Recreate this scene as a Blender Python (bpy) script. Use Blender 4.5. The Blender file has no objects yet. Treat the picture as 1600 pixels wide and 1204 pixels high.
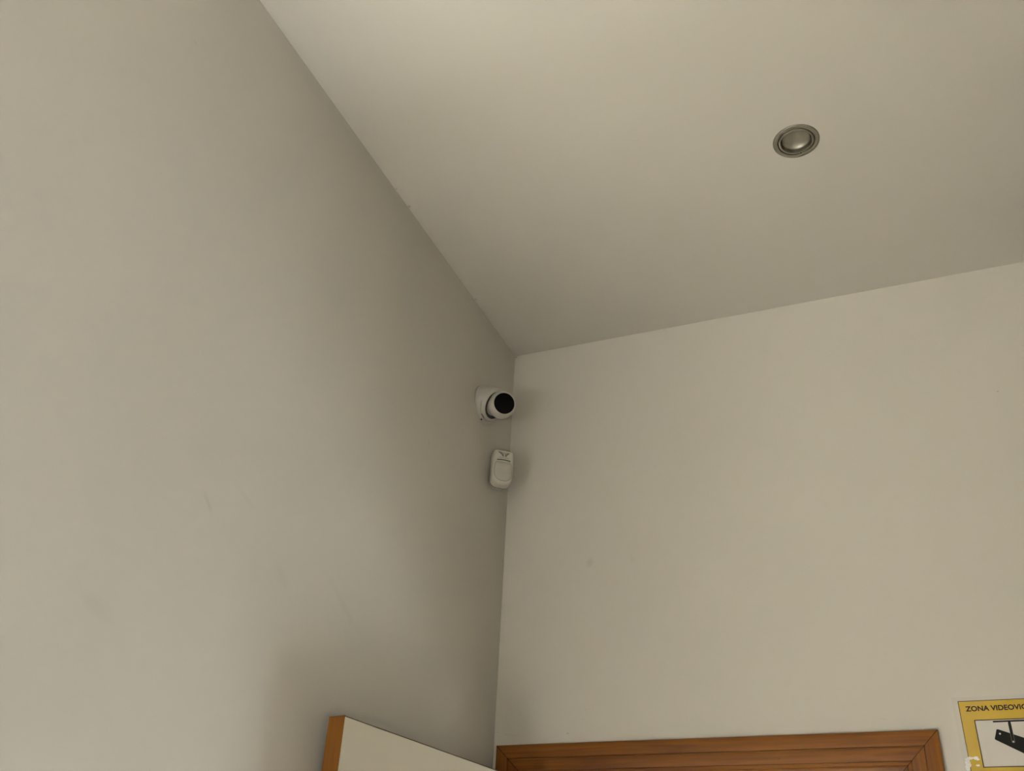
import bpy, bmesh, math, random
from mathutils import Vector, Matrix

random.seed(4)
scene = bpy.context.scene
col = scene.collection

# ------------------------------------------------------------------ camera
CAM = Vector((1.0227, -2.3154, 1.643))
CR = Vector((0.92437, 0.37863, 0.04696))      # camera right
CF = Vector((-0.34550, 0.77830, 0.52423))     # camera forward
CF.normalize()
CU = CR.cross(CF).normalized()
CR = CF.cross(CU).normalized()
cd = bpy.data.cameras.new('camera')
cam = bpy.data.objects.new('camera', cd)
col.objects.link(cam)
cam.matrix_world = Matrix((
    (CR.x, CU.x, -CF.x, CAM.x),
    (CR.y, CU.y, -CF.y, CAM.y),
    (CR.z, CU.z, -CF.z, CAM.z),
    (0, 0, 0, 1)))
cd.sensor_fit = 'HORIZONTAL'
cd.sensor_width = 36.0
cd.lens = 33.978
cd.clip_start = 0.02
scene.camera = cam

# ------------------------------------------------------------------ world, lights, exposure
w = bpy.data.worlds.new('overcast_sky')
scene.world = w
w.use_nodes = True
bg = w.node_tree.nodes['Background']
bg.inputs[0].default_value = (1.0, 0.95, 0.84, 1)


def area(name, loc, target, sx, sy, power, color):
    l = bpy.data.lights.new(name, 'AREA')
    l.shape = 'RECTANGLE'
    l.size, l.size_y = sx, sy
    l.energy = power
    l.color = color
    o = bpy.data.objects.new(name, l)
    col.objects.link(o)
    o.location = loc
    d = Vector(target) - Vector(loc)
    o.rotation_euler = d.to_track_quat('-Z', 'Y').to_euler()
    return o


# added lamps standing in for daylight, at an invented hall window and porch
SKY, E_SUN, E_WIN, E_DOOR, E_SIDE = 0.1, 88.0, 3.0, 32.0, 5.2
bg.inputs[1].default_value = SKY
area('hall_fill', (-0.6, -6.19, 0.8), (-0.6, 0.0, 0.8), 1.5, 1.4, E_WIN, (0.93, 0.98, 1.0))  # added fill lamp; no window is known there
area('doorway_light', (0.62, 1.49, 0.72), (0.62, 0.0, 0.72), 0.57, 1.15, E_DOOR, (0.93, 0.98, 1.0))  # doorway light follows the leaf's shadow; porch and glazing are invented

area('side_fill', (1.43, -3.1, 1.5), (0.0, -3.1, 1.5), 0.7, 1.1, E_SIDE, (0.93, 0.98, 1.0))  # added to brighten the left wall, with its own invented window
sl = bpy.data.lights.new('bounce_sun', 'SUN')      # added for floor bounce, through the invented window on to the hall floor
sl.energy = E_SUN
sl.angle = math.radians(1.0)
sl.color = (0.95, 0.98, 0.98)
so = bpy.data.objects.new('bounce_sun', sl)
col.objects.link(so)
so.rotation_euler = Vector((0.05, 0.66, -0.75)).to_track_quat('-Z', 'Y').to_euler()

scene.view_settings.view_transform = 'Standard'
scene.view_settings.look = 'None'
scene.view_settings.gamma = 1.0
scene.view_settings.exposure = 2.0
scene.view_settings.use_curve_mapping = False


# ------------------------------------------------------------------ material helpers
def new_mat(name):
    m = bpy.data.materials.new(name)
    m.use_nodes = True
    nt = m.node_tree
    return m, nt, nt.nodes['Principled BSDF']


def plain(name, color, rough=0.5, metal=0.0, spec=0.5, noise=0.0, nscale=60, bump=0.0, coat=0.0):
    m, nt, b = new_mat(name)
    b.inputs['Base Color'].default_value = (*color, 1)
    b.inputs['Roughness'].default_value = rough
    b.inputs['Metallic'].default_value = metal
    b.inputs['Specular IOR Level'].default_value = spec
    b.inputs['Coat Weight'].default_value = coat
    tc = nt.nodes.new('ShaderNodeTexCoord')
    nz = nt.nodes.new('ShaderNodeTexNoise')
    nz.inputs['Scale'].default_value = nscale
    nz.inputs['Detail'].default_value = 4
    nt.links.new(tc.outputs['Object'], nz.inputs['Vector'])
    mix = nt.nodes.new('ShaderNodeMix')
    mix.data_type = 'RGBA'
    mix.inputs[6].default_value = (*[c * (1 - noise) for c in color], 1)
    mix.inputs[7].default_value = (*[min(1, c * (1 + noise)) for c in color], 1)
    nt.links.new(nz.outputs[0], mix.inputs[0])
    nt.links.new(mix.outputs[2], b.inputs['Base Color'])
    if bump:
        bp = nt.nodes.new('ShaderNodeBump')
        bp.inputs['Strength'].default_value = bump
        bp.inputs['Distance'].default_value = 0.002
        nt.links.new(nz.outputs[0], bp.inputs['Height'])
        nt.links.new(bp.outputs[0], b.inputs['Normal'])
    return m


def spot_mask(nt, coord, spots):
    """Soft elliptical stains: (centre, half-axes, rotation euler, strength)."""
    total = None
    warp = nt.nodes.new('ShaderNodeTexNoise')
    warp.inputs['Scale'].default_value = 28
    warp.inputs['Detail'].default_value = 3
    nt.links.new(coord, warp.inputs['Vector'])
    for c, r, rot, s in spots:
        mp = nt.nodes.new('ShaderNodeMapping')
        mp.vector_type = 'TEXTURE'
        mp.inputs['Location'].default_value = c
        mp.inputs['Rotation'].default_value = rot
        mp.inputs['Scale'].default_value = r
        nt.links.new(coord, mp.inputs['Vector'])
        ln = nt.nodes.new('ShaderNodeVectorMath')
        ln.operation = 'LENGTH'
        nt.links.new(mp.outputs[0], ln.inputs[0])
        ad = nt.nodes.new('ShaderNodeMath')
        ad.operation = 'MULTIPLY_ADD'
        ad.inputs[1].default_value = 0.9
        nt.links.new(warp.outputs[0], ad.inputs[0])
        nt.links.new(ln.outputs['Value'], ad.inputs[2])
        mr = nt.nodes.new('ShaderNodeMapRange')
        mr.interpolation_type = 'SMOOTHSTEP'
        mr.inputs['From Min'].default_value = 1.45
        mr.inputs['From Max'].default_value = 0.45
        mr.inputs['To Max'].default_value = s
        nt.links.new(ad.outputs[0], mr.inputs['Value'])
        if total is None:
            total = mr.outputs[0]
        else:
            mx = nt.nodes.new('ShaderNodeMath')
            mx.operation = 'MAXIMUM'
            nt.links.new(total, mx.inputs[0])
            nt.links.new(mr.outputs[0], mx.inputs[1])
            total = mx.outputs[0]
    return total


PAINT = (0.48, 0.452, 0.400)


def paint(name, color, spots=(), dirt=(0.16, 0.13, 0.10)):
    """Matt wall paint with slight roller texture, faint blotches and stains."""
    m, nt, b = new_mat(name)
    tc = nt.nodes.new('ShaderNodeTexCoord')
    co = tc.outputs['Object']
    big = nt.nodes.new('ShaderNodeTexNoise')
    big.inputs['Scale'].default_value = 3.2
    big.inputs['Detail'].default_value = 3
    nt.links.new(co, big.inputs['Vector'])
    mix = nt.nodes.new('ShaderNodeMix')
    mix.data_type = 'RGBA'
    mix.inputs[6].default_value = (*[c * 0.965 for c in color], 1)
    mix.inputs[7].default_value = (*[c * 1.03 for c in color], 1)
    nt.links.new(big.outputs[0], mix.inputs[0])
    out = mix.outputs[2]
    if spots:
        mk = spot_mask(nt, co, spots)
        mx = nt.nodes.new('ShaderNodeMix')
        mx.data_type = 'RGBA'
        nt.links.new(mk, mx.inputs[0])
        nt.links.new(out, mx.inputs[6])
        mx.inputs[7].default_value = (*dirt, 1)
        out = mx.outputs[2]
    nt.links.new(out, b.inputs['Base Color'])
    b.inputs['Roughness'].default_value = 0.62
    b.inputs['Specular IOR Level'].default_value = 0.25
    fine = nt.nodes.new('ShaderNodeTexNoise')
    fine.inputs['Scale'].default_value = 160
    fine.inputs['Detail'].default_value = 4
    nt.links.new(co, fine.inputs['Vector'])
    med = nt.nodes.new('ShaderNodeTexNoise')
    med.inputs['Scale'].default_value = 9
    med.inputs['Detail'].default_value = 2
    nt.links.new(co, med.inputs['Vector'])
    b1 = nt.nodes.new('ShaderNodeBump')
    b1.inputs['Strength'].default_value = 0.10
    b1.inputs['Distance'].default_value = 0.0015
    nt.links.new(fine.outputs[0], b1.inputs['Height'])
    b2 = nt.nodes.new('ShaderNodeBump')
    b2.inputs['Strength'].default_value = 0.25
    b2.inputs['Distance'].default_value = 0.004
    nt.links.new(med.outputs[0], b2.inputs['Height'])
    nt.links.new(b1.outputs[0], b2.inputs['Normal'])
    nt.links.new(b2.outputs[0], b.inputs['Normal'])
    return m


def wood(name, axis, dark, light, rough=0.36, knots=()):
    """Lacquered pine: grain stretched along an axis (0 = x, 1 = y, 2 = z)."""
    m, nt, b = new_mat(name)
    tc = nt.nodes.new('ShaderNodeTexCoord')
    co = tc.outputs['Object']
    sc = [1.0, 1.0, 1.0]
    sc[axis] = 0.045
    mp = nt.nodes.new('ShaderNodeMapping')
    mp.inputs['Scale'].default_value = sc
    nt.links.new(co, mp.inputs['Vector'])
    nz = nt.nodes.new('ShaderNodeTexNoise')
    nz.inputs['Scale'].default_value = 120
    nz.inputs['Detail'].default_value = 5
    nz.inputs['Distortion'].default_value = 0.6
    nt.links.new(mp.outputs[0], nz.inputs['Vector'])
    n2 = nt.nodes.new('ShaderNodeTexNoise')
    n2.inputs['Scale'].default_value = 7
    n2.inputs['Detail'].default_value = 2
    mp2 = nt.nodes.new('ShaderNodeMapping')
    sc2 = [1.0, 1.0, 1.0]
    sc2[axis] = 0.4
    mp2.inputs['Scale'].default_value = sc2
    nt.links.new(co, mp2.inputs['Vector'])
    nt.links.new(mp2.outputs[0], n2.inputs['Vector'])
    av = nt.nodes.new('ShaderNodeMath')
    av.operation = 'MULTIPLY_ADD'
    av.inputs[1].default_value = 0.55
    nt.links.new(nz.outputs[0], av.inputs[0])
    hv = nt.nodes.new('ShaderNodeMath')
    hv.operation = 'MULTIPLY'
    hv.inputs[1].default_value = 0.45
    nt.links.new(n2.outputs[0], hv.inputs[0])
    nt.links.new(hv.outputs[0], av.inputs[2])
    rp = nt.nodes.new('ShaderNodeValToRGB')
    rp.color_ramp.elements[0].position = 0.34
    rp.color_ramp.elements[0].color = (*dark, 1)
    rp.color_ramp.elements[1].position = 0.66
    rp.color_ramp.elements[1].color = (*light, 1)
    nt.links.new(av.outputs[0], rp.inputs[0])
    out = rp.outputs[0]
    if knots:
        mk = spot_mask(nt, co, knots)
        mx = nt.nodes.new('ShaderNodeMix')
        mx.data_type = 'RGBA'
        nt.links.new(mk, mx.inputs[0])
        nt.links.new(out, mx.inputs[6])
        mx.inputs[7].default_value = (0.05, 0.015, 0.005, 1)
        out = mx.outputs[2]
    nt.links.new(out, b.inputs['Base Color'])
    b.inputs['Roughness'].default_value = rough
    b.inputs['Specular IOR Level'].default_value = 0.28
    bp = nt.nodes.new('ShaderNodeBump')
    bp.inputs['Strength'].default_value = 0.08
    bp.inputs['Distance'].default_value = 0.001
    nt.links.new(nz.outputs[0], bp.inputs['Height'])
    nt.links.new(bp.outputs[0], b.inputs['Normal'])
    return m


# ------------------------------------------------------------------ object helpers
def mesh_obj(name, bm, mat, parent=None, smooth=False, loc=None, mw=None):
    bmesh.ops.recalc_face_normals(bm, faces=bm.faces[:])
    me = bpy.data.meshes.new(name)
    bm.to_mesh(me)
    bm.free()
    if smooth:
        for p in me.polygons:
            p.use_smooth = True
        me.set_sharp_from_angle(angle=math.radians(38))
    me.materials.append(mat)
    o = bpy.data.objects.new(name, me)
    col.objects.link(o)
    if parent:
        o.parent = parent
    if loc is not None:
        o.location = loc
    if mw is not None:
        o.matrix_local = mw
    return o


def empty(name, mw=None):
    o = bpy.data.objects.new(name, None)
    o.empty_display_size = 0.05
    col.objects.link(o)
    if mw is not None:
        o.matrix_world = mw
    return o


def tag(o, label, cat, kind=None, group=None):
    o['label'] = label
    o['category'] = cat
    if kind:
        o['kind'] = kind
    if group:
        o['group'] = group
    return o


def add_box(bm, a, b, bevel=0.0, seg=2):
    x0, y0, z0 = a
    x1, y1, z1 = b
    vs = [bm.verts.new(v) for v in ((x0, y0, z0), (x1, y0, z0), (x1, y1, z0), (x0, y1, z0),
                                    (x0, y0, z1), (x1, y0, z1), (x1, y1, z1), (x0, y1, z1))]
    fs = [bm.faces.new([vs[i] for i in f]) for f in
          ((0, 1, 2, 3), (4, 5, 6, 7), (0, 1, 5, 4), (1, 2, 6, 5), (2, 3, 7, 6), (3, 0, 4, 7))]
    bmesh.ops.recalc_face_normals(bm, faces=fs)
    if bevel:
        es = {e for f in fs for e in f.edges}
        bmesh.ops.bevel(bm, geom=list(es), offset=bevel, segments=seg, affect='EDGES', profile=0.5)
    return bm


def box(a, b, bevel=0.0, seg=2):
    return add_box(bmesh.new(), a, b, bevel, seg)


def loft(sections, cap0=True, cap1=True, bm=None):
    bm = bm or bmesh.new()
    rings = [[bm.verts.new(p) for p in s] for s in sections]
    n = len(rings[0])
    for a, b in zip(rings, rings[1:]):
        for i in range(n):
            j = (i + 1) % n
            bm.faces.new((a[i], a[j], b[j], b[i]))
    if cap0:
        bm.faces.new(rings[0])
    if cap1:
        bm.faces.new(rings[-1])
    return bm


def lathe(profile, n=64, cap0=False, cap1=False, closed=False):
    """Revolve (radius, height) about local z."""
    secs = [[(r * math.cos(2 * math.pi * i / n), r * math.sin(2 * math.pi * i / n), z)
             for i in range(n)] for r, z in profile]
    if closed:
        secs.append(secs[0])
    bm = loft(secs, cap0, cap1)
    if closed:
        bmesh.ops.remove_doubles(bm, verts=bm.verts[:], dist=1e-6)
    return bm


def round_rect(w, h, radii, seg=8, cx=0.0, cy=0.0):
    """Outline (x, y) anticlockwise from the bottom-left corner; radii bl, br, tr, tl."""
    pts = []
    cs = ((-1, -1, 180), (1, -1, 270), (1, 1, 0), (-1, 1, 90))
    for (sx, sy, a0), r in zip(cs, radii):
        r = max(r, 1e-4)
        ox, oy = cx + sx * (w / 2 - r), cy + sy * (h / 2 - r)
        for k in range(seg + 1):
            a = math.radians(a0 + 90 * k / seg)
            pts.append((ox + r * math.cos(a), oy + r * math.sin(a)))
    return pts


def poly_prism(pts, z0, z1, bm=None):
    return loft([[(x, y, z0) for x, y in pts], [(x, y, z1) for x, y in pts]], bm=bm)


def frame_matrix(origin, xax, yax, zax):
    o = Vector(origin)
    return Matrix(((xax[0], yax[0], zax[0], o.x), (xax[1], yax[1], zax[1], o.y),
                   (xax[2], yax[2], zax[2], o.z), (0, 0, 0, 1)))


# ------------------------------------------------------------------ room shell
ROOM_W = 1.4385      # width between the side walls
ROOM_L = 6.2         # length to the front of the added hall behind the camera
LEFT_L = 2.1         # assumed length of the left wall before the added hall opens
HALL_X = -4.5        # far side of the added hall
ROOM_H = 3.3085
T = 0.13             # wall thickness
DO_L, DO_R, DO_T = 0.085, 0.958, 2.067      # rough opening of the doorway in the end wall

def rad(d):
    return math.radians(d)


m_left = paint('matt_white_paint_scuffed', PAINT, [
    ((0, -1.193, 2.277), (0.05, 0.030, 0.008), (rad(-40), 0, 0), 0.16),
    ((0, -1.353, 2.048), (0.05, 0.055, 0.020), (rad(-15), 0, 0), 0.07),
    ((0, -0.491, 2.748), (0.05, 0.012, 0.010), (rad(40), 0, 0), 0.14),
    ((0, -0.969, 2.234), (0.05, 0.060, 0.018), (rad(-35), 0, 0), 0.05),
    ((0, -0.752, 2.247), (0.05, 0.110, 0.014), (rad(-30), 0, 0), 0.06),
    ((0, -1.491, 3.046), (0.05, 0.007, 0.003), (rad(-20), 0, 0), 0.25),
    ((0, -0.567, 3.047), (0.05, 0.003, 0.003), (0, 0, 0), 0.4),
    ((0, -1.114, 2.329), (0.05, 0.060, 0.010), (rad(-20), 0, 0), 0.05),
])
m_back = paint('matt_white_paint_smudged', PAINT, [
    ((0.250, 0, 2.601), (0.014, 0.05, 0.024), (0, rad(20), 0), 0.16),
    ((0.366, 0, 2.596), (0.008, 0.05, 0.014), (0, 0, 0), 0.07),
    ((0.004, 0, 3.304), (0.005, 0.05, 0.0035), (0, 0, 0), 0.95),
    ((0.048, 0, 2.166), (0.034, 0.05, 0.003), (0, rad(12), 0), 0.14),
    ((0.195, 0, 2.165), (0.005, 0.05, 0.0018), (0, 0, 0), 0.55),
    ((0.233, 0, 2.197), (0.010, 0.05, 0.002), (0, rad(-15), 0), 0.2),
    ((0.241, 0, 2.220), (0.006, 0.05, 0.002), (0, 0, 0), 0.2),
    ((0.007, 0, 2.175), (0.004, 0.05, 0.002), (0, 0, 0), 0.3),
    ((1.304, 0, 2.936), (0.004, 0.05, 0.003), (0, 0, 0), 0.4),
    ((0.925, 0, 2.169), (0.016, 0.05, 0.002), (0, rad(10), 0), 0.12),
])
m_ceil = paint('matt_white_ceiling_paint', PAINT, [
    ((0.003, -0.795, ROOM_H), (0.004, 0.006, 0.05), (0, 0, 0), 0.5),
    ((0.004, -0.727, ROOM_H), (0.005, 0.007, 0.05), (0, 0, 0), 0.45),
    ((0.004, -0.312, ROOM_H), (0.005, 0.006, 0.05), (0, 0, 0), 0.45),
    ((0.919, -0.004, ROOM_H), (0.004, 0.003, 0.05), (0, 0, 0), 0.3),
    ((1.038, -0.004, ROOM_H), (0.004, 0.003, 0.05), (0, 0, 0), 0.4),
])
m_wall = paint('matt_white_paint', PAINT)
m_floor = plain('pale_floor_tile', (0.64, 0.60, 0.53), rough=0.35, noise=0.08, nscale=14)
m_grout = plain('pale_floor_screed', (0.60, 0.56, 0.49), rough=0.9)


def structure(name, bm, mat, label, cat):
    return tag(mesh_obj(name, bm, mat), label, cat, 'structure')


bm = box((-T, -LEFT_L, 0), (0, T, ROOM_H))
add_box(bm, (HALL_X, -LEFT_L, 0), (-T, -LEFT_L + T, ROOM_H))  # return wall of the added hall, placed to shape the light
structure('wall_left', bm, m_left, 'long white painted wall on the left behind the open door', 'wall')
structure('wall_hall_added', box((HALL_X - T, -ROOM_L - T, 0), (HALL_X, -LEFT_L + T, ROOM_H)), m_wall,  # unseen hall, added and sized for the light it lets in
          'white painted side wall of the added hall behind the viewer', 'wall')
bm = box((ROOM_W, -2.72, 0), (ROOM_W + T, T, ROOM_H))
add_box(bm, (ROOM_W, -ROOM_L, 0), (ROOM_W + T, -3.48, ROOM_H))
add_box(bm, (ROOM_W, -3.48, 0), (ROOM_W + T, -2.72, 0.92))  # opening invented for the added side lamp
add_box(bm, (ROOM_W, -3.48, 2.08), (ROOM_W + T, -2.72, ROOM_H))
structure('wall_right', bm, m_wall,
          'white painted wall at the far right edge', 'wall')
bm = box((0, 0, 0), (DO_L, T, DO_T))
add_box(bm, (DO_R, 0, 0), (ROOM_W, T, DO_T))
add_box(bm, (0, 0, DO_T), (ROOM_W, T, ROOM_H))
structure('wall_back', bm, m_back, 'white painted end wall above the wooden door frame', 'wall')
F0, F1 = -ROOM_L - T, -ROOM_L
bm = box((HALL_X, F0, 0), (-1.6, F1, ROOM_H))
add_box(bm, (-1.6, F0, 0), (0.4, F1, 0.05))  # opening invented for the added hall lamp and sun
add_box(bm, (-1.6, F0, 1.55), (0.4, F1, ROOM_H))
add_box(bm, (0.4, F0, 0), (ROOM_W, F1, ROOM_H))
structure('wall_front', bm, m_wall, 'white painted wall with a wide added window behind the viewer', 'wall')

# small porch added beyond the open door, its low opening shaped for the lamp
P1, PH_ = 1.50, 2.5
bm = box((-0.30 - T, T, 0), (-0.30, P1, PH_))
add_box(bm, (ROOM_W, T, 0), (ROOM_W + T, P1, PH_))
add_box(bm, (-0.30 - T, P1, 0), (0.36, P1 + T, PH_))
add_box(bm, (0.94, P1, 0), (ROOM_W + T, P1 + T, PH_))
add_box(bm, (0.36, P1, 1.30), (0.94, P1 + T, PH_))
add_box(bm, (-0.30 - T, T, PH_), (ROOM_W + T, P1 + T, PH_ + 0.1))
structure('wall_porch_added', bm, m_wall, 'white painted walls of an added porch beyond the open door', 'wall')

# downlight position in the ceiling (a real round hole is cut for it)
LX, LY, LR = 0.9500, -0.6275, 0.0515
bm = bmesh.new()
N = 64
hole = [(LX + LR * 0.86 * math.cos(2 * math.pi * i / N), LY + LR * 0.86 * math.sin(2 * math.pi * i / N)) for i in range(N)]
x0, x1, y0, y1 = HALL_X - T, ROOM_W + T, -ROOM_L - T, T


def edge_hit(a):
    c, s = math.cos(a), math.sin(a)
    ts = []
    if c > 1e-9: ts.append((x1 - LX) / c)
    if c < -1e-9: ts.append((x0 - LX) / c)
    if s > 1e-9: ts.append((y1 - LY) / s)
    if s < -1e-9: ts.append((y0 - LY) / s)
    t = min(ts)
    return (LX + c * t, LY + s * t)


angs = sorted([2 * math.pi * i / N for i in range(N)] +
              [math.atan2(y - LY, x - LX) % (2 * math.pi) for x in (x0, x1) for y in (y0, y1)])
ring_o = [bm.verts.new((*edge_hit(a), ROOM_H)) for a in angs]
ring_i = [bm.verts.new((LX + LR * 0.86 * math.cos(a), LY + LR * 0.86 * math.sin(a), ROOM_H)) for a in angs]
ring_t = [bm.verts.new((v.co.x, v.co.y, ROOM_H + 0.12)) for v in ring_i]
ring_p = [bm.verts.new((v.co.x, v.co.y, ROOM_H + 0.12)) for v in ring_o]
n = len(angs)
for i in range(n):
    j = (i + 1) % n
    bm.faces.new((ring_o[i], ring_o[j], ring_i[j], ring_i[i]))
    bm.faces.new((ring_i[i], ring_i[j], ring_t[j], ring_t[i]))
    bm.faces.new((ring_o[i], ring_o[j], ring_p[j], ring_p[i]))
bm.faces.new(ring_p)
structure('ceiling', bm, m_ceil, 'flat white painted ceiling with one recessed light', 'ceiling')

# floor: tiles laid on a grout bed
fl = structure('floor', box((HALL_X - T, -ROOM_L - T, -0.05), (ROOM_W + T, T, -0.003)), m_grout,
               'pale tiled floor of the narrow entrance hall', 'floor')
structure('floor', box((-0.30 - T, T, -0.05), (ROOM_W + T, P1 + T, -0.001)), m_grout, 'pale floor of the added porch beyond the open door', 'floor')
ts = 0.36
for i in range(4):
    for k in range(14):
        a = (i * ts + 0.0015, -(k + 1) * ts + 0.0015 + 0.13, -0.004)
        b = (min((i + 1) * ts, ROOM_W) - 0.0015, -k * ts - 0.0015 + 0.13, 0.0)
        if a[1] < -4.8:
            continue
        mesh_obj('tile', box(a, b), m_floor, fl)

# ------------------------------------------------------------------ wooden door frame
W_DARK, W_LIGHT = (0.110, 0.032, 0.004), (0.235, 0.085, 0.009)
m_wood_x = wood('varnished_pine_horizontal', 0, W_DARK, W_LIGHT, knots=[
    ((0.6835, -0.018, 2.090), (0.004, 0.03, 0.002), (0, 0, 0), 0.75),
    ((0.305, -0.018, 2.088), (0.003, 0.03, 0.002), (0, 0, 0), 0.7),
])
m_wood_z = wood('varnished_pine_vertical', 2, W_DARK, W_LIGHT)
m_edge = wood('orange_edge_band_wood', 2, (0.170, 0.062, 0.009), (0.225, 0.088, 0.014), rough=0.5)

FX0, FX1, FZ = 0.0127, 1.0310, 2.1400      # outer outline of the casing
CW = 0.0835                                # casing width
PROF = [(0, 0.0), (0, 0.0135), (0.0012, 0.0155), (0.005, 0.0166), (0.015, 0.0172), (0.025, 0.0169),
        (0.0312, 0.0162), (0.0322, 0.0130), (0.0334, 0.0130), (0.0344, 0.0155), (0.0395, 0.0160), (0.047, 0.0158),
        (0.056, 0.0150), (0.0608, 0.0144), (0.0618, 0.0122), (0.0628, 0.0122), (0.0636, 0.0138), (0.0690, 0.0136),
        (0.0705, 0.0116), (0.0716, 0.0116), (0.0726, 0.0128), (0.080, 0.0124), (CW, 0.0098), (CW, 0.0)]
GAP = 0.0010
door_frame = empty('trim_1', Matrix.Translation((FX0, 0, 0)))
tag(door_frame, 'varnished orange pine door frame with mitred moulded casing', 'door frame', 'structure')


def member(sec_a, sec_b, mat):
    bm = loft([sec_a, sec_b])
    bmesh.ops.translate(bm, verts=bm.verts[:], vec=(-FX0, 0, 0))
    return mesh_obj('casing', bm, mat, door_frame, smooth=True)


member([(FX0 + u + GAP, -d, FZ - u) for u, d in PROF], [(FX1 - u - GAP, -d, FZ - u) for u, d in PROF], m_wood_x)
member([(FX0 + u, -d, FZ - u - GAP) for u, d in PROF], [(FX0 + u, -d, 0) for u, d in PROF], m_wood_z)
member([(FX1 - u, -d, FZ - u - GAP) for u, d in PROF], [(FX1 - u, -d, 0) for u, d in PROF], m_wood_z)
m_joint = plain('mitre_gap_shade', (0.045, 0.014, 0.004), rough=0.9, spec=0.1)  # dark strip painted in for the shade inside the open mitre
for sgn, xc in ((1, FX0), (-1, FX1)):
    bm = loft([[(xc - FX0 + sgn * u, -max(0.0, d - 0.0003), FZ - u - GAP) for u, d in PROF],
               [(xc - FX0 + sgn * (u + GAP), -max(0.0, d - 0.0003), FZ - u) for u, d in PROF]])
    mesh_obj('mitre_joint', bm, m_joint, door_frame)
bm = bmesh.new()
for a, b in (((FX0 + 0.004, FZ - 0.078), (FX1 - 0.004, FZ - 0.004)), ((FX0 + 0.004, 0.0), (FX0 + 0.078, FZ - 0.078)),
             ((FX1 - 0.078, 0.0), (FX1 - 0.004, FZ - 0.078))):
    add_box(bm, (a[0] - FX0, -0.006, a[1]), (b[0] - FX0, -0.0005, b[1]))
mesh_obj('backing', bm, plain('dark_gap_backing', (0.030, 0.010, 0.003), rough=0.9), door_frame)  # added dark sheet so the casing gaps read as shade
# jambs lining the opening, with the stop the leaf closes against
JX0, JX1, JZ = FX0 + CW - 0.006, FX1 - CW + 0.006, FZ - CW + 0.006
for a, b, mt in (((JX0, 0.001, 0), (JX0 + 0.024, T, JZ), m_wood_z),
                 ((JX1 - 0.024, 0.001, 0), (JX1, T, JZ), m_wood_z),
                 ((JX0 + 0.024, 0.001, JZ - 0.024), (JX1 - 0.024, T, JZ), m_wood_x)):
    mesh_obj('jamb', box((a[0] - FX0, a[1], a[2]), (b[0] - FX0, b[1], b[2]), 0.0015), mt, door_frame)
for a, b, mt in (((JX0 + 0.024, 0.045, 0), (JX0 + 0.036, 0.08, JZ - 0.024), m_wood_z),
                 ((JX1 - 0.036, 0.045, 0), (JX1 - 0.024, 0.08, JZ - 0.024), m_wood_z),
                 ((JX0 + 0.036, 0.045, JZ - 0.036), (JX1 - 0.036, 0.08, JZ - 0.024), m_wood_x)):
    mesh_obj('door_stop', box((a[0] - FX0, a[1], a[2]), (b[0] - FX0, b[1], b[2]), 0.001), mt, door_frame)

# ------------------------------------------------------------------ open door leaf
m_cream = plain('cream_door_laminate', (0.43, 0.395, 0.31), rough=0.42, noise=0.03, nscale=7, bump=0.02)
m_core = wood('bare_door_core_top', 1, (0.07, 0.035, 0.016), (0.13, 0.07, 0.035), rough=0.8)
m_steel = plain('brushed_steel', (0.55, 0.53, 0.49), rough=0.32, metal=1.0, noise=0.05, nscale=90)

LEAF_TOP, LEAF_TH = 2.035, 0.039
fr = Vector((0.0524, -0.7833, 0.0))            # free end, corner on the room side
ld = Vector((0.0667, 0.4614, 0.0)).normalized()  # from the free end to the hinge
ln_ = Vector((ld.y, -ld.x, 0.0))               # towards the room
LEAF_W = 0.808
door = empty('door_1', frame_matrix(fr, ld, ln_, (0, 0, 1)))
tag(door, 'cream door leaf with orange wood edge standing open against the left wall', 'door', 'structure')
# local axes: x along the leaf to the hinge, y to the room (0 = room face), z up
mesh_obj('core', box((0.0042, -LEAF_TH + 0.003, 0.008), (LEAF_W, -0.0025, LEAF_TOP)), m_core, door)
mesh_obj('face_panel', box((0.0012, -0.0025, 0.008), (LEAF_W, 0.0, LEAF_TOP - 0.0022), 0.0006), m_cream, door)
mesh_obj('face_panel', box((0.0012, -LEAF_TH, 0.008), (LEAF_W, -LEAF_TH + 0.003, LEAF_TOP - 0.001), 0.0006), m_cream, door)
mesh_obj('edge_band', box((0.0, -LEAF_TH + 0.0005, 0.008), (0.004, -0.0020, LEAF_TOP + 0.0008), 0.0007), m_edge, door)
for hz in (0.22, 1.05, 1.84):
    h = mesh_obj('hinge', lathe([(0.0, -0.045), (0.006, -0.045), (0.0065, -0.043), (0.0065, 0.043), (0.006, 0.045), (0.0, 0.045)], 20),
                 m_steel, door, smooth=True, loc=(LEAF_W - 0.010, -LEAF_TH - 0.0055, hz))
# lever handle on the room side
hnd = mesh_obj('handle', box((0.035, 0.0, 0.96), (0.075, 0.008, 1.18), 0.003), m_steel, door)
bm = lathe([(0.0, 0.0), (0.010, 0.0), (0.010, 0.042), (0.0, 0.042)], 20)
mesh_obj('spindle', bm, m_steel, hnd, smooth=True, mw=frame_matrix((0.055, 0.006, 1.10), (1, 0, 0), (0, 0, -1), (0, 1, 0)))
mesh_obj('lever', box((0.045, 0.036, 1.09), (0.165, 0.048, 1.11), 0.005, 3), m_steel, hnd)

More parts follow.
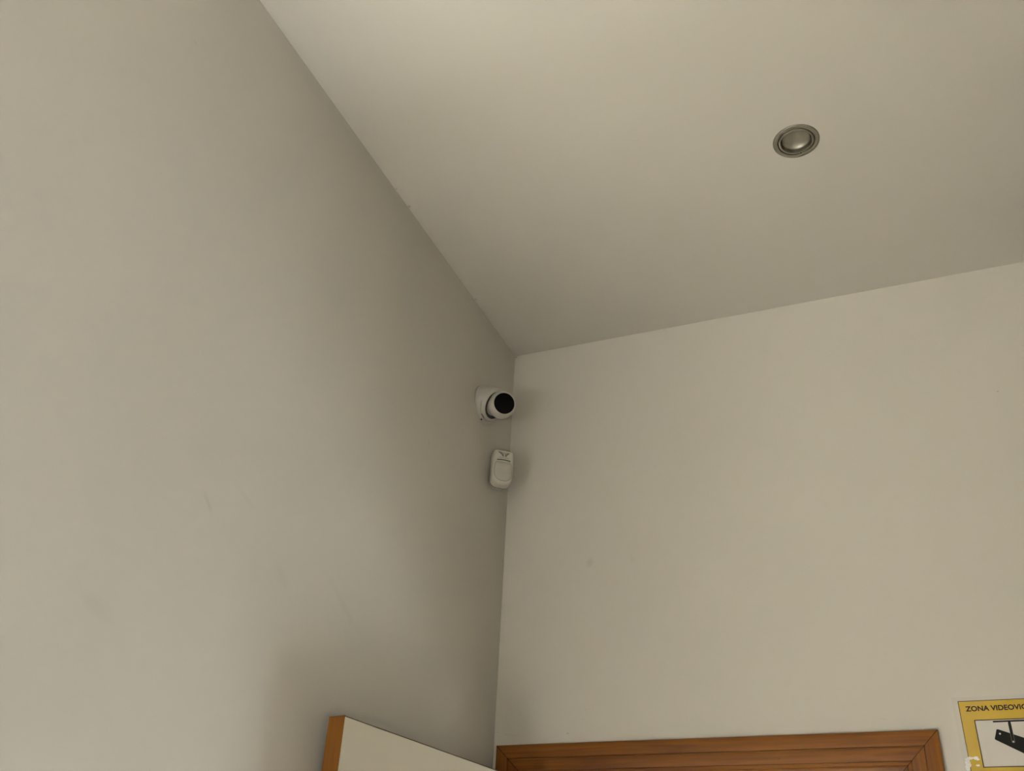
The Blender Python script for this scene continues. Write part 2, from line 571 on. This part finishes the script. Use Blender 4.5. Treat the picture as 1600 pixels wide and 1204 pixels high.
# ------------------------------------------------------------------ recessed downlight
m_nickel = plain('brushed_nickel', (0.27, 0.25, 0.205), rough=0.5, metal=1.0, noise=0.06, nscale=150)
m_refl = plain('spun_aluminium_reflector', (0.34, 0.32, 0.265), rough=0.52, metal=1.0, noise=0.04, nscale=60)
m_black = plain('black_shadow_gap', (0.012, 0.011, 0.010), rough=0.8)
dl = empty('recessed_downlight', Matrix.Translation((LX, LY, ROOM_H)))
tag(dl, 'round brushed nickel recessed downlight set in the white ceiling', 'ceiling light')
r = LR
mesh_obj('trim_ring', lathe([(r * 0.795, 0.001), (r, 0.0), (r * 1.0, -0.0012), (r * 0.985, -0.0024), (r * 0.93, -0.0030),
                             (r * 0.82, -0.0032), (r * 0.800, -0.0026), (r * 0.795, -0.001)], 96, closed=True), m_nickel, dl, smooth=True)
gim = mesh_obj('gimbal_ring', lathe([(r * 0.665, 0.012), (r * 0.772, 0.012), (r * 0.772, -0.0018), (r * 0.76, -0.0030),
                                     (r * 0.69, -0.0036), (r * 0.670, -0.0030), (r * 0.665, -0.0020)], 96, closed=True),
               m_nickel, dl, smooth=True)
mesh_obj('screw', lathe([(0.0, 0.0), (0.0016, 0.0), (0.0016, -0.0007), (0.0, -0.0004)], 16), m_black, gim,
         loc=(0.005, 0.0375, -0.0034))
mesh_obj('housing', lathe([(r * 0.80, 0.004), (r * 0.80, 0.085), (0.0, 0.086)], 48), m_black, dl, smooth=True)
prof = []
for k in range(17):
    t = k / 16
    prof.append((r * 0.612 * math.cos(t * math.pi / 2 * 0.985), 0.001 + 0.013 * math.sin(t * math.pi / 2)))
bm = lathe(prof, 96, cap1=True)
tilt = Matrix.Rotation(math.radians(4), 4, 'X')
mesh_obj('reflector', bm, m_refl, dl, smooth=True, mw=Matrix.Translation((0, -0.0006, 0.0012)) @ tilt)

# ------------------------------------------------------------------ turret security camera
m_shell = plain('off_white_plastic', (0.365, 0.343, 0.30), rough=0.42, noise=0.015, nscale=40)
m_ball = plain('white_plastic_ball', (0.425, 0.40, 0.353), rough=0.38, noise=0.015, nscale=40)
m_glass = plain('black_lens_glass', (0.002, 0.002, 0.0022), rough=0.2, spec=0.12, noise=0.1)
m_dark = plain('dark_gap_tone', (0.022, 0.018, 0.014), rough=0.6)  # dark tone stands for shade in gap, seam and screw hole
m_mark = plain('grey_brown_print', (0.15, 0.13, 0.10), rough=0.6)
TC = Vector((0.0, -0.2110, 3.0120))
tur = empty('security_camera', frame_matrix(TC, (0, 1, 0), (0, 0, 1), (1, 0, 0)))
tag(tur, 'white turret security camera with round black lens face high in the corner', 'security camera')
# local: x along the wall to the corner, y up, z out of the wall
R0 = 0.0535
BALL = Vector((0.001, -0.009, 0.0600))
BR = 0.0388
gb = TC + Vector((BALL.z, BALL.x, BALL.y))
v = (CAM - gb).normalized()
nrm = (v + 0.33 * CR + 0.20 * CU).normalized()
# in local axes
nl = Vector((nrm.y, nrm.z, nrm.x)).normalized()
mesh_obj('base_plate', lathe([(0.0, 0.0), (R0 + 0.001, 0.0), (R0 + 0.001, 0.003), (R0 - 0.0005, 0.004), (0.0, 0.004)], 64), m_shell, tur, smooth=True)


def ring(center, normal, rx, n=64):
    nz_ = normal.normalized()
    ux = Vector((1, 0, 0)) - nz_ * nz_.x
    ux.normalize()
    uy = nz_.cross(ux)
    return [tuple(center + ux * rx * math.cos(2 * math.pi * i / n) + uy * rx * math.sin(2 * math.pi * i / n)) for i in range(n)]


zn = Vector((0, 0, 1))
open_n = (zn + Vector((-0.12, -0.62, 0))).normalized()
secs = [ring(Vector((0, 0, 0.0045)), zn, R0),
        ring(Vector((0, 0, 0.0060)), zn, R0 + 0.0006),
        ring(Vector((0, 0.0000, 0.0150)), (zn * 3 + open_n).normalized(), R0 + 0.0002),
        ring(Vector((0, -0.0005, 0.0260)), (zn + open_n).normalized(), R0 - 0.0020),
        ring(Vector((0, -0.0020, 0.0350)), open_n, R0 - 0.0052),
        ring(Vector((0, -0.0055, 0.0400)), open_n, R0 - 0.0080),
        ring(Vector((0, -0.0072, 0.0422)), open_n, R0 - 0.0120),
        ring(Vector((0, -0.0075, 0.0412)), open_n, R0 - 0.0142),
        ring(Vector((0, -0.0070, 0.0360)), open_n, R0 - 0.0146)]
mesh_obj('housing', loft(secs, cap0=True, cap1=True), m_shell, tur, smooth=True)
mesh_obj('gap_shade', loft([ring(Vector((0, -0.0072, 0.0372)), open_n, R0 - 0.0150), ring(Vector((0, -0.0074, 0.0390)), open_n, R0 - 0.0146),
                           ring(Vector((0, -0.0074, 0.0390)), open_n, 0.030)], cap0=False, cap1=False), m_dark, tur, smooth=True)  # dark ring put in for the shade between ball and housing
# ball with a flattened front
ux = Vector((0, 1, 0)) - nl * nl.y
ux.normalize()
uy = nl.cross(ux)
face_r = 0.0312
fd = math.sqrt(BR ** 2 - face_r ** 2)
bprof = []
for k in range(25):
    a = math.radians(-90 + k * (90 + math.degrees(math.asin(fd / BR))) / 24)
    bprof.append((max(1e-5, BR * math.cos(a)), BR * math.sin(a)))
bprof += [(face_r - 0.0006, fd + 0.0012), (face_r - 0.0014, fd + 0.0010), (face_r - 0.0018, fd - 0.0006)]
ball = mesh_obj('ball', lathe(bprof, 72, cap1=True), m_ball, tur, smooth=True, mw=frame_matrix(BALL, ux, uy, nl))
mesh_obj('lens_face', lathe([(0.0, fd - 0.002), (face_r - 0.0019, fd - 0.002), (face_r - 0.0019, fd + 0.0006), (face_r - 0.0025, fd + 0.0011),
                             (0.012, fd + 0.0014), (0.0, fd + 0.0014)], 72), m_glass, ball, smooth=True)
mesh_obj('lens', lathe([(0.0, fd + 0.0010), (0.0085, fd + 0.0010), (0.0085, fd + 0.0017), (0.0070, fd + 0.0020), (0.0, fd + 0.0018)], 40),
         m_glass, ball, smooth=True)


def on_housing(ang, zz, rad):
    return Vector((rad * math.cos(ang), rad * math.sin(ang), zz))


# slot and cable notch low on the near side of the housing
for nm, ang, zz, rad, sx, sy, rot, mt in (('vent_slot', 246, 0.0150, R0 + 0.0002, 0.0014, 0.0075, 8, m_mark),
                                          ('screw_hole', 258, 0.0065, R0 + 0.0004, 0.0022, 0.0030, 0, m_dark)):
    a = math.radians(ang)
    n3 = Vector((math.cos(a), math.sin(a), 0.0))
    tx = Vector((-math.sin(a), math.cos(a), 0.0))
    rm = Matrix.Rotation(math.radians(rot), 3, n3)
    tx2 = rm @ tx
    ty2 = n3.cross(tx2)
    bm = poly_prism(round_rect(sx * 2, sy * 2, [min(sx, sy) * 0.98] * 4, 5), -0.0015, 0.0007)
    mesh_obj(nm, bm, mt, tur, mw=frame_matrix(on_housing(a, zz, rad), ty2, tx2, n3))

# ------------------------------------------------------------------ motion detector
m_pir = plain('aged_white_plastic', (0.415, 0.39, 0.335), rough=0.45, noise=0.02, nscale=50)
m_lens = plain('milky_fresnel_lens', (0.36, 0.34, 0.29), rough=0.5, noise=0.02, nscale=80)
m_groove = plain('shaded_plastic_groove', (0.27, 0.25, 0.205), rough=0.6)
pn = Vector((0.62, -0.7846, 0.0))
pt = Vector((0.7846, 0.62, 0.0))          # to the right as seen from the room
PB = Vector((0.0310, -0.1290, 2.8410))
pir = empty('motion_detector', frame_matrix(PB, pt, (0, 0, 1), pn))
tag(pir, 'white motion detector with slit and winged emblem below the security camera', 'motion detector')
PW, PH = 0.058, 0.104
# local: x right, y up, z to the room


def outline(inset, z, dy=0.0):
    return [(x, y + dy, z) for x, y in round_rect(PW - 2 * inset, PH - 2 * inset,
            [max(0.021 - inset, 0.003)] * 2 + [max(0.011 - inset, 0.003)] * 2, 10)]


mesh_obj('back_plate', loft([outline(0.0015, -0.009), outline(0.0005, -0.008), outline(0.0005, -0.0036)]), m_pir, pir, smooth=True)
mesh_obj('housing', loft([outline(0.0006, 0.0006), outline(0.0, 0.0015), outline(0.0, 0.022), outline(0.0007, 0.0265),
                          outline(0.0022, 0.0300), outline(0.0044, 0.0318), outline(0.0075, 0.0325)]), m_pir, pir, smooth=True)
mesh_obj('seam_shade', loft([outline(0.0010, -0.0037), outline(0.0010, 0.0008)]), m_dark, pir)  # dark layer put in for the shaded gap behind the housing
mesh_obj('bracket', box((-0.012, -0.030, -0.044), (0.012, 0.020, -0.008), 0.003), m_pir, pir)
# bulging lens window
lw, lh, lcy = 0.048, 0.056, -0.0155


def lens_out(inset, z):
    return [(x, y + lcy, z) for x, y in round_rect(lw - 2 * inset, lh - 2 * inset,
            [max(0.021 - inset, 0.002)] * 2 + [max(0.010 - inset, 0.002)] * 2, 10)]


mesh_obj('lens_groove', loft([lens_out(-0.0012, 0.0270), lens_out(-0.0014, 0.0328), lens_out(0.0002, 0.0328)]), m_groove, pir, smooth=True)
mesh_obj('lens_window', loft([lens_out(0.0004, 0.0280), lens_out(0.0004, 0.0332), lens_out(0.0018, 0.0346), lens_out(0.005, 0.0360),
                              lens_out(0.011, 0.0375), lens_out(0.017, 0.0380)]), m_lens, pir, smooth=True)
# arched slit and ridge above the lens
def arch(w, th, y, sag, z0, z1, nseg=12):
    up = [(-w / 2 + w * k / nseg, y - sag * (2 * k / nseg - 1) ** 2 + th / 2) for k in range(nseg + 1)]
    dn = [(x, yy - th) for x, yy in reversed(up)]
    return poly_prism(up + dn, z0, z1)


mesh_obj('slit', arch(0.038, 0.0026, 0.0195, 0.002, 0.0290, 0.0331), m_black, pir)
mesh_obj('ridge', arch(0.030, 0.0012, 0.0262, 0.001, 0.0300, 0.0330), m_mark, pir)
# winged emblem: spread wings with a T between them
emb = empty('emblem')
emb.parent = pir
emb.location = (0.001, 0.0368, 0.0)
emb.scale = (1.2, 1.1, 1.0)
wing = [(-0.0160, 0.0062), (-0.0105, 0.0054), (-0.0060, 0.0040), (0.0060, 0.0040), (0.0100, 0.0046), (0.0130, 0.0052), (0.0110, 0.0022),
        (0.0068, -0.0022), (0.0052, -0.0066), (-0.0046, -0.0066), (-0.0062, -0.0026), (-0.0104, 0.0008)]
mesh_obj('wings', poly_prism(wing, 0.0300, 0.0330), m_mark, emb)
mesh_obj('letter', poly_prism([(-0.0050, 0.0024), (-0.0050, 0.0010), (-0.0012, 0.0010), (-0.0012, -0.0064), (0.0014, -0.0064),
                               (0.0014, 0.0010), (0.0052, 0.0010), (0.0052, 0.0024)], 0.0305, 0.0334), m_pir, emb)

# ------------------------------------------------------------------ laminated CCTV notice
m_sheet = plain('laminated_white_paper', (0.485, 0.46, 0.415), rough=0.22, noise=0.02, nscale=30, bump=0.10, coat=0.3)
m_yellow = plain('yellow_print', (0.445, 0.29, 0.018), rough=0.25, noise=0.04, nscale=22, bump=0.06, coat=0.3)
m_ink = plain('black_print', (0.010, 0.009, 0.008), rough=0.5, spec=0.15)
m_brown = plain('dark_brown_print', (0.030, 0.017, 0.008), rough=0.5, spec=0.15)
m_tape_glare = plain('crinkled_tape_glare', (0.68, 0.66, 0.61), rough=0.16, noise=0.1, nscale=240, bump=0.9, coat=0.6)  # pale colour paints the glare on the tape
SX, SZ = 1.0690, 2.2070      # top-left corner of the sheet
SWd, SHt = 0.2100, 0.2970
sign = empty('surveillance_notice', frame_matrix((SX, -0.0006, SZ), (1, 0, 0), (0, 0, 1), (0, -1, 0)))
tag(sign, 'yellow laminated video surveillance notice taped beside the door frame', 'sign')


def flat(name, x0, y0, x1, y1, z, th, mat, parent=sign):
    return mesh_obj(name, box((x0, y0, z), (x1, y1, z + th)), mat, parent)


flat('sheet', 0, -SHt, SWd, 0, 0.0, 0.0005, m_sheet)
PX0, PX1, PY0, PY1 = 0.0110, 0.1990, -0.0080, -0.2890
flat('yellow_panel', PX0, PY1, PX1, PY0, 0.0005, 0.00008, m_yellow)


def outline_frame(name, x0, y0, x1, y1, t, z, mat):
    bm = bmesh.new()
    for a, b in (((x0, y1 - t), (x1, y1)), ((x0, y0), (x1, y0 + t)), ((x0, y0 + t), (x0 + t, y1 - t)), ((x1 - t, y0 + t), (x1, y1 - t))):
        add_box(bm, (a[0], a[1], z), (b[0], b[1], z + 0.00006))
    return mesh_obj(name, bm, mat, sign)


outline_frame('border', PX0, PY1, PX1, PY0, 0.0014, 0.0006, m_brown)
BX0, BX1, BY0, BY1 = 0.0362, 0.1738, -0.0478, -0.1432
flat('white_box', BX0, BY1, BX1, BY0, 0.0006, 0.00008, m_sheet)
outline_frame('box_border', BX0, BY1, BX1, BY0, 0.0018, 0.0007, m_brown)
# lettering
tcu = bpy.data.curves.new('lettering', 'FONT')
tcu.body = 'ZONA VIDEOVIGILADA'
tcu.size = 1.0
tcu.offset = 0.034
tmp = bpy.data.objects.new('lettering_source', tcu)
col.objects.link(tmp)
bpy.context.view_layer.update()
dg = bpy.context.evaluated_depsgraph_get()
me = bpy.data.meshes.new_from_object(tmp.evaluated_get(dg))
bpy.data.objects.remove(tmp)
xs = [v.co.x for v in me.vertices]
ys = [v.co.y for v in me.vertices]
tw, thh = max(xs) - min(xs), max(ys) - min(ys)
TX0, TX1, TY0, TY1 = 0.0236, 0.1862, -0.0302, -0.0192
for vv in me.vertices:
    vv.co.x = TX0 + (vv.co.x - min(xs)) / tw * (TX1 - TX0)
    vv.co.y = TY0 + (vv.co.y - min(ys)) / thh * (TY1 - TY0)
    vv.co.z = 0.00066
me.materials.clear()
me.materials.append(m_brown)
lt = bpy.data.objects.new('lettering', me)
col.objects.link(lt)
lt.parent = sign
# camera pictogram
pic = empty('pictogram')
pic.parent = sign


def shape(name, pts, z, mat, th=0.00008):
    return mesh_obj(name, poly_prism(pts, z, z + th), mat, pic)


def S(x, z):
    return (x - SX, z - SZ)


shape('mount_bar', [S(1.1405, 2.1560), S(1.1405, 2.1526), S(1.2080, 2.1526), S(1.2080, 2.1560)], 0.0007, m_ink)
body = [S(1.1372, 2.1195), S(1.1384, 2.1180), S(1.2120, 2.0740), S(1.2240, 2.1000), S(1.2200, 2.1090), S(1.1480, 2.1385), S(1.1450, 2.1388), S(1.1440, 2.1378)]
shape('camera_body', body, 0.0007, m_ink)
shape('camera_lens', [S(1.2150, 2.0765), S(1.2290, 2.0690), S(1.2380, 2.0880), S(1.2225, 2.0955)], 0.0007, m_ink)
shape('arm_outline', [S(1.1682, 2.1500), S(1.1682, 2.1130), S(1.1690, 2.1110), S(1.1712, 2.1102), S(1.1734, 2.1110), S(1.1742, 2.1130), S(1.1742, 2.1500)], 0.00074, m_mark)
shape('arm', [S(1.1686, 2.1535), S(1.1688, 2.1128), S(1.1712, 2.1108), S(1.1736, 2.1128), S(1.1738, 2.1535)], 0.00078, m_ink)
for dx, dz, rr in ((1.1492, 2.1296, 0.0019), (1.1712, 2.1132, 0.0015)):
    shape('dot', [S(dx + rr * math.cos(k * math.pi / 8), dz + rr * math.sin(k * math.pi / 8)) for k in range(16)], 0.00088, m_sheet)
# pale blobs painting the glare of crinkled tape, lower left of the visible part
rng = random.Random(3)
tape_glare = empty('tape_glare')
tape_glare.parent = sign
for cx_, cy_, rx_, ry_ in ((0.0085, -0.1300, 0.0050, 0.0080), (0.0135, -0.1240, 0.0060, 0.0030), (0.0060, -0.1420, 0.0040, 0.0060),
                           (0.0250, -0.1240, 0.0055, 0.0028), (0.0290, -0.1270, 0.0030, 0.0020), (0.0110, -0.1365, 0.0035, 0.0045),
                           (0.0265, -0.1385, 0.0040, 0.0018)):
    pts = []
    for k in range(18):
        a = 2 * math.pi * k / 18
        rr = 1 + 0.30 * rng.uniform(-1, 1)
        pts.append((cx_ + rx_ * rr * math.cos(a), cy_ + ry_ * rr * math.sin(a)))
    mesh_obj('glare_crease', poly_prism(pts, 0.0007, 0.0009), m_tape_glare, tape_glare)
